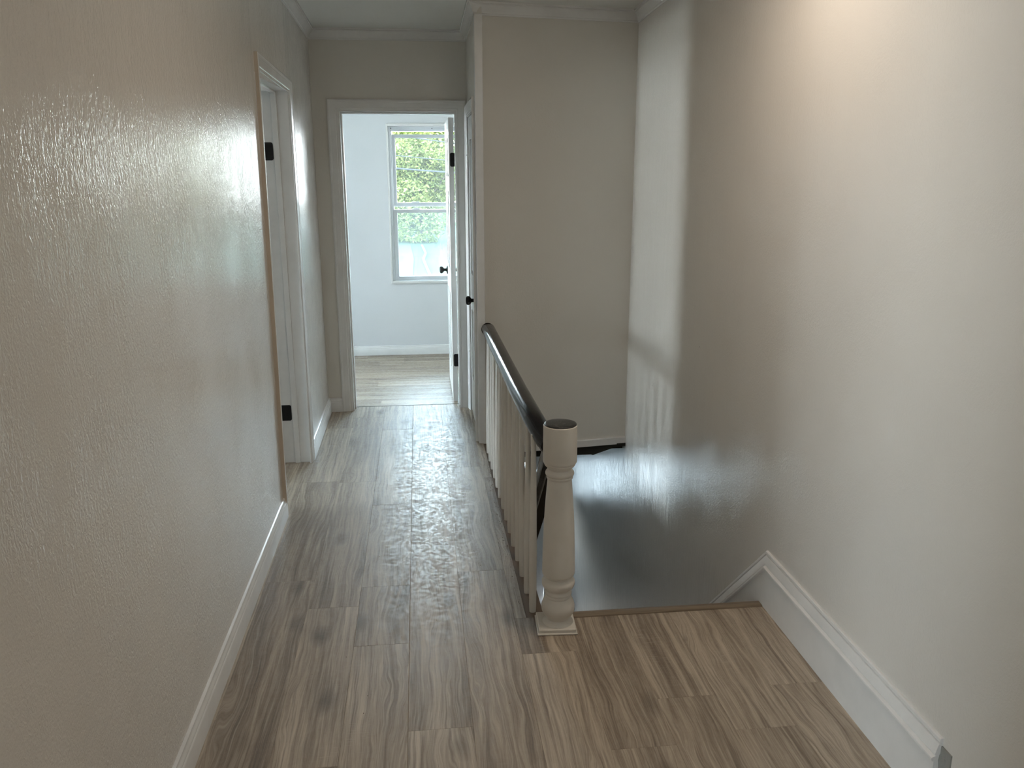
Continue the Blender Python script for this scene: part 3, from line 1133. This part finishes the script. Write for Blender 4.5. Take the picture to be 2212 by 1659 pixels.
PR = [(newel_z(a), newel_r(a, b)) for a, b in prof_px]
ztop_n = 0.784
PR = [(ztop_n - 0.003, 0.0555), (ztop_n - 0.006, 0.0590), (ztop_n - 0.012, 0.0595)] + PR[1:]
PR = sorted(PR, key=lambda p: -p[0])
PR = [(z_, r_) for z_, r_ in PR if z_ > 0.022] + [(0.021, newel_r(1524, 106))]
bm = bmesh.new()
lathe(bm, PR, 64, (NX - RX, NY - RY, 0))
newel = smooth_angle(obj('newel_post', bm, M['newel'], rail_root), 42)
bm = bmesh.new()
lathe(bm, [(ztop_n - 0.0032, 0.0572), (ztop_n, 0.0560), (ztop_n + 0.0012, 0.050), (ztop_n + 0.0015, 0.02)], 64, (NX - RX, NY - RY, 0))
c_ = smooth_angle(obj('newel_cap', bm, M['black_cap'], newel), 60)
c_['label'] = 'black brushed top of the newel post'
bm = bmesh.new()
vs = box(bm, (-0.069, -0.066, 0.0008), (0.069, 0.066, 0.0215), 0, 0.004)
box(bm, (-0.073, -0.070, 0.0006), (0.073, 0.070, 0.007), 0, 0.003)
bmesh.ops.rotate(bm, verts=bm.verts, cent=(0, 0, 0), matrix=Matrix.Rotation(radians(-3.0), 3, 'Z'))
bmesh.ops.translate(bm, verts=bm.verts, vec=(0.463 - RX, NY + 0.002 - RY, 0))
obj('base_plate', bm, M['newel'], newel)

# handrail: rounded section, dipping into the newel at the near end
CR = []
for k in range(9):      # round top
    a = radians(180 - 22.5 * k)
    CR.append((0.038 * cos(a), 0.006 + 0.025 * sin(a)))
CR += [(0.0385, -0.005), (0.034, -0.016), (0.022, -0.020), (0.0205, -0.034), (-0.0205, -0.034), (-0.022, -0.020), (-0.034, -0.016),
       (-0.0385, -0.005)]
RZ = 0.722
path = [(0.396, 4.884, RZ), (0.396, 4.40, RZ + 0.004), (0.398, 3.90, RZ + 0.006), (0.400, 3.40, RZ + 0.010), (0.404, 3.10, RZ + 0.012),
        (0.409, 2.98, RZ + 0.008), (0.416, 2.91, RZ - 0.001), (0.424, 2.855, RZ - 0.014), (0.434, 2.80, RZ - 0.027), (0.445, 2.762, RZ - 0.030)]
bm = bmesh.new()
tube(bm, [(x - RX, y_ - RY, z_) for x, y_, z_ in path], 0.03, cross=CR)
hr = smooth_angle(obj('handrail', bm, M['black_rail'], rail_root), 40)
hr['label'] = 'glossy black painted handrail'
bm = bmesh.new()
lathe(bm, [(4.8830, 0.0385), (4.8800, 0.0385), (4.8785, 0.034)], 28, (0.394 - RX, -RY, RZ - 0.004), 'y')
obj('rail_end_plate', bm, M['black_rail'], hr)

BAL = [(0.380, 4.715), (0.380, 4.572), (0.381, 4.436), (0.382, 4.296), (0.382, 4.152), (0.382, 4.006), (0.384, 3.860), (0.385, 3.720), (0.386, 3.574),
       (0.386, 3.428), (0.388, 3.284), (0.390, 3.137), (0.391, 2.992), (0.393, 2.846)]
bm = bmesh.new()
bp = [(-0.0068, 0.0125), (0.02, 0.0138), (0.12, 0.0145), (0.25, 0.0145), (0.40, 0.0132), (0.55, 0.0110), (0.66, 0.0094), (0.708, 0.0090)]
lathe(bm, bp, 18)
bal = smooth_angle(obj('baluster', bm, M['baluster'], rail_root), 50)
bal.location = (BAL[0][0] - RX, BAL[0][1] - RY, 0)
for x, y_ in BAL[1:]:
    b2 = bal.copy()
    COL.objects.link(b2)
    b2.parent = rail_root
    b2.location = (x - RX, y_ - RY, 0)
bal2 = [o for o in rail_root.children if o.name.startswith('baluster')]
for o in bal2:
    o.rotation_euler = (radians(rnd.uniform(-0.35, 0.35)), radians(rnd.uniform(-0.35, 0.35)), rnd.uniform(0, 6))

# handrail that follows the stairs down from the newel
bm = bmesh.new()
L_ = 3.4
dy, dz = cos(math.atan(0.952)) * L_, -sin(math.atan(0.952)) * L_
p0 = Vector((0.475 - RX, 2.80 - RY, 0.70))
tube(bm, [p0 + Vector((0.0, 0.05 + dy * k, -0.03 + dz * k)) for k in (0, 0.5, 1.0)], 0.03, cross=[(a * 1.0, b * 1.9) for a, b in CR])
lower_rail = smooth_angle(obj('sloping_handrail', bm, M['black_rail'], rail_root), 40)
lower_rail['label'] = 'black handrail sloping down along the stairs'
for k in (0.45, 0.90):
    bm = bmesh.new()
    p = p0 + Vector((0.0, 0.05 + dy * k, -0.09 + dz * k))
    tube(bm, [p, p + Vector((0, 0, -0.05)), p + Vector((-0.048, 0, -0.07))], 0.007)
    obj('bracket', bm, M['black_metal'], lower_rail)

# stairs
N = 14
rise, run = 2.75 / N, (5.47 - LY) / (N - 1)
bm = bmesh.new()
for i in range(1, N):
    zt = -rise * i
    y0 = LY + run * (i - 1)
    box(bm, (0.425, y0, -2.95), (XR - 0.0205, y0 + run, zt - 0.028), 1)
    box(bm, (0.425, y0 - 0.0, zt - 0.028), (XR - 0.0205, y0 + run + 0.025, zt), 0, 0.004)
struct(obj('stairs', bm, [M['stair'], M['trim_old']]))

# crumbs of plaster and dirt left along the balusters and in the hall
bm = bmesh.new()
r4 = random.Random(12)
for i in range(150):
    if i < 90:
        p = (r4.uniform(0.338, 0.3605), r4.uniform(2.85, 4.85), 0.0004)
    else:
        p = (r4.uniform(-0.45, 0.32), r4.uniform(2.2, 5.5), 0.0004)
    s = r4.uniform(0.0008, 0.0026) if i < 90 else r4.uniform(0.0006, 0.0017)
    bmesh.ops.create_icosphere(bm, subdivisions=1, radius=s, matrix=Matrix.Translation(p) @ Matrix.Diagonal((1, r4.uniform(0.6, 1.8), 0.6, 1)))
d_ = obj('floor_debris', bm, simple('dark_crumbs', (0.11, 0.08, 0.06), 0.9))
tag(d_, 'tiny dark crumbs of dirt scattered over the hall floor and along the balusters', 'debris', None, 'stuff')


# ------------------------------------------------------------------ lamps (landing light above the view, added fill behind it)
def ceiling_lamp(name, x, y_, mat, label):
    r = empty(name, (x, y_, zc(y_)))
    tag(r, label, 'ceiling light')
    bm = bmesh.new()
    lathe(bm, [(0.001, 0.15), (-0.015, 0.152), (-0.030, 0.140), (-0.031, 0.06)], 40)
    smooth_angle(obj('fixture_base', bm, M['vinyl'], r))
    bm = bmesh.new()
    lathe(bm, [(-0.0300, 0.136), (-0.0335, 0.133), (-0.0345, 0.125), (-0.0350, 0.02)], 40)
    smooth_angle(obj('lamp_glass', bm, mat, r))
    return r


ceiling_lamp('ceiling_light', 0.72, 2.58, M['lamp_warm'], 'warm glass ceiling light over the landing at the head of the stairs')
ceiling_lamp('ceiling_light', 0.10, -0.90, M['fill_rear'], 'added fill light behind the viewpoint, near the back wall')  # no lamp known here; added to lift the ambient light

# ------------------------------------------------------------------ outside
bm = bmesh.new()
box(bm, (-60, YB2, -3.2), (60, 110, -3.0))
struct(obj('ground_lawn', bm, M['lawn']))
bm = bmesh.new()
box(bm, (-5.0, YB2, -3.1), (3.0, 18.0, -2.92))  # added unseen slab, so the stairwell wall reflects white instead of lawn green
struct(obj('ground_bounce_slab', bm, M['bounce_slab']))
bm = bmesh.new()
prism(bm, [(-40, 36.0), (-0.35, 36.0), (-0.30, 46.0), (-0.55, 55.0), (-40, 55.5)], 2, -3.02, -2.97)
o = struct(obj('ground_street', bm, M['street']))
bm = bmesh.new()
prism(bm, [(-0.20, 30.0), (0.62, 30.0), (0.44, 38.1), (0.20, 45.2), (0.36, 48.6), (0.16, 54.6), (-0.02, 55.0), (-0.06, 45.0), (-0.10, 38.0)], 2, -3.02, -2.965)
struct(obj('ground_path', bm, M['path']))
bm = bmesh.new()
tube(bm, [(0.64, 30, -2.95), (0.46, 38.1, -2.95), (0.20, 45.4, -2.95), (0.37, 48.7, -2.95), (0.18, 54.4, -2.95)], 0.05,
     cross=[(-0.05, -0.05), (0.05, -0.05), (0.05, 0.06), (-0.05, 0.06)])
tag(obj('curb', bm, M['curb']), 'pale bent curb edging the blue-grey path outside, seen low in the window', 'curb')


def cable(y_, z0, slope, r, label):
    bm = bmesh.new()
    pts = []
    for i in range(25):
        x = -14 + 28 * i / 24
        pts.append((x, y_ + x * 0.05, z0 + slope * x + 0.002 * (x * x)))
    tube(bm, pts, r, 8)
    return tag(obj('overhead_cable', bm, M['cable']), label, 'cable', 'overhead cables outside the window')


cable(15.0, 1.878, -0.090, 0.006, 'thin overhead cable outside the window, the middle of three')
cable(15.2, 1.669, -0.076, 0.013, 'thickest overhead cable outside the window, lowest of three')
cable(15.4, 2.216, -0.130, 0.008, 'uppermost overhead cable outside the window, near the top of the glass')


def crown_mesh(seed, n, rx, rz, leaf):
    r = random.Random(seed)
    blobs = [(Vector((r.uniform(-0.6, 0.6) * rx, r.uniform(-0.5, 0.5) * rx, r.uniform(-0.75, 0.75) * rz)), r.uniform(0.30, 0.55)) for _ in range(16)]
    verts, faces, tones = [], [], []
    for i in range(n):
        c, s = blobs[i % len(blobs)]
        d = Vector((r.gauss(0, 1), r.gauss(0, 1), r.gauss(0, 1))).normalized()
        p = c + d * (rx * s * (0.55 + 0.5 * r.random() ** 0.5))
        a = Vector((r.gauss(0, 1), r.gauss(0, 1), r.gauss(0, 0.6))).normalized()
        b = a.cross(Vector((r.gauss(0, 1), r.gauss(0, 1), r.gauss(0, 1)))).normalized()
        nrm = a.cross(b)
        l_ = leaf * r.uniform(0.6, 1.3)
        w_ = l_ * 0.42
        k = len(verts)
        verts += [p - a * l_, p + b * w_ + nrm * w_ * 0.25, p + a * l_, p - b * w_ + nrm * w_ * 0.25]
        faces.append((k, k + 1, k + 2, k + 3))
        tones.append(r.random())
    me = bpy.data.meshes.new('foliage')
    me.from_pydata([tuple(v) for v in verts], [], faces)
    at = me.attributes.new('leaf_tone', 'FLOAT', 'FACE')
    at.data.foreach_set('value', tones)
    return me


crowns = [crown_mesh(31, 30000, 3.6, 4.6, 0.145), crown_mesh(57, 30000, 3.4, 4.8, 0.135)]
for k in crowns:
    k.materials.append(M['leaf'])


def tree(x, y_, which, s, label):
    r = empty('tree', (x, y_, -3.0))
    tag(r, label, 'tree', 'trees across the street')
    f = bpy.data.objects.new('foliage', crowns[which])
    COL.objects.link(f)
    f.parent = r
    f.location = (0, 0, 4.5 * s)
    f.scale = (s, s, s)
    f.rotation_euler = (0, 0, x)
    bm = bmesh.new()
    tube(bm, [(0, 0, -0.1), (0.05, 0, 1.5 * s), (-0.05, 0.05, 3.5 * s), (0.05, 0, 6.0 * s)], 0.2, 10)
    for a in range(5):
        ang = a * 1.3
        z0 = (2.2 + 0.6 * a) * s
        tube(bm, [(0, 0, z0), (1.0 * cos(ang), 1.0 * sin(ang), z0 + 1.0), (1.9 * cos(ang), 1.9 * sin(ang), z0 + 2.2)], 0.07, 7)
    obj('trunk', bm, M['bark'], r)


tree(-8.8, 60.0, 0, 1.0, 'leafy tree across the street, left of the one framed by the window glass')
tree(0.1, 59.0, 1, 1.05, 'bright green tree filling most of the window glass')
tree(9.0, 60.5, 0, 1.0, 'leafy tree across the street, right of the one framed by the window glass')
tree(-0.2, 75.0, 0, 1.45, 'taller back-row tree rising behind the tree in the window centre')
tree(-12.5, 76.0, 1, 1.4, 'taller back-row tree to the left of the window centre')
tree(12.5, 76.5, 1, 1.4, 'taller back-row tree to the right of the window centre')
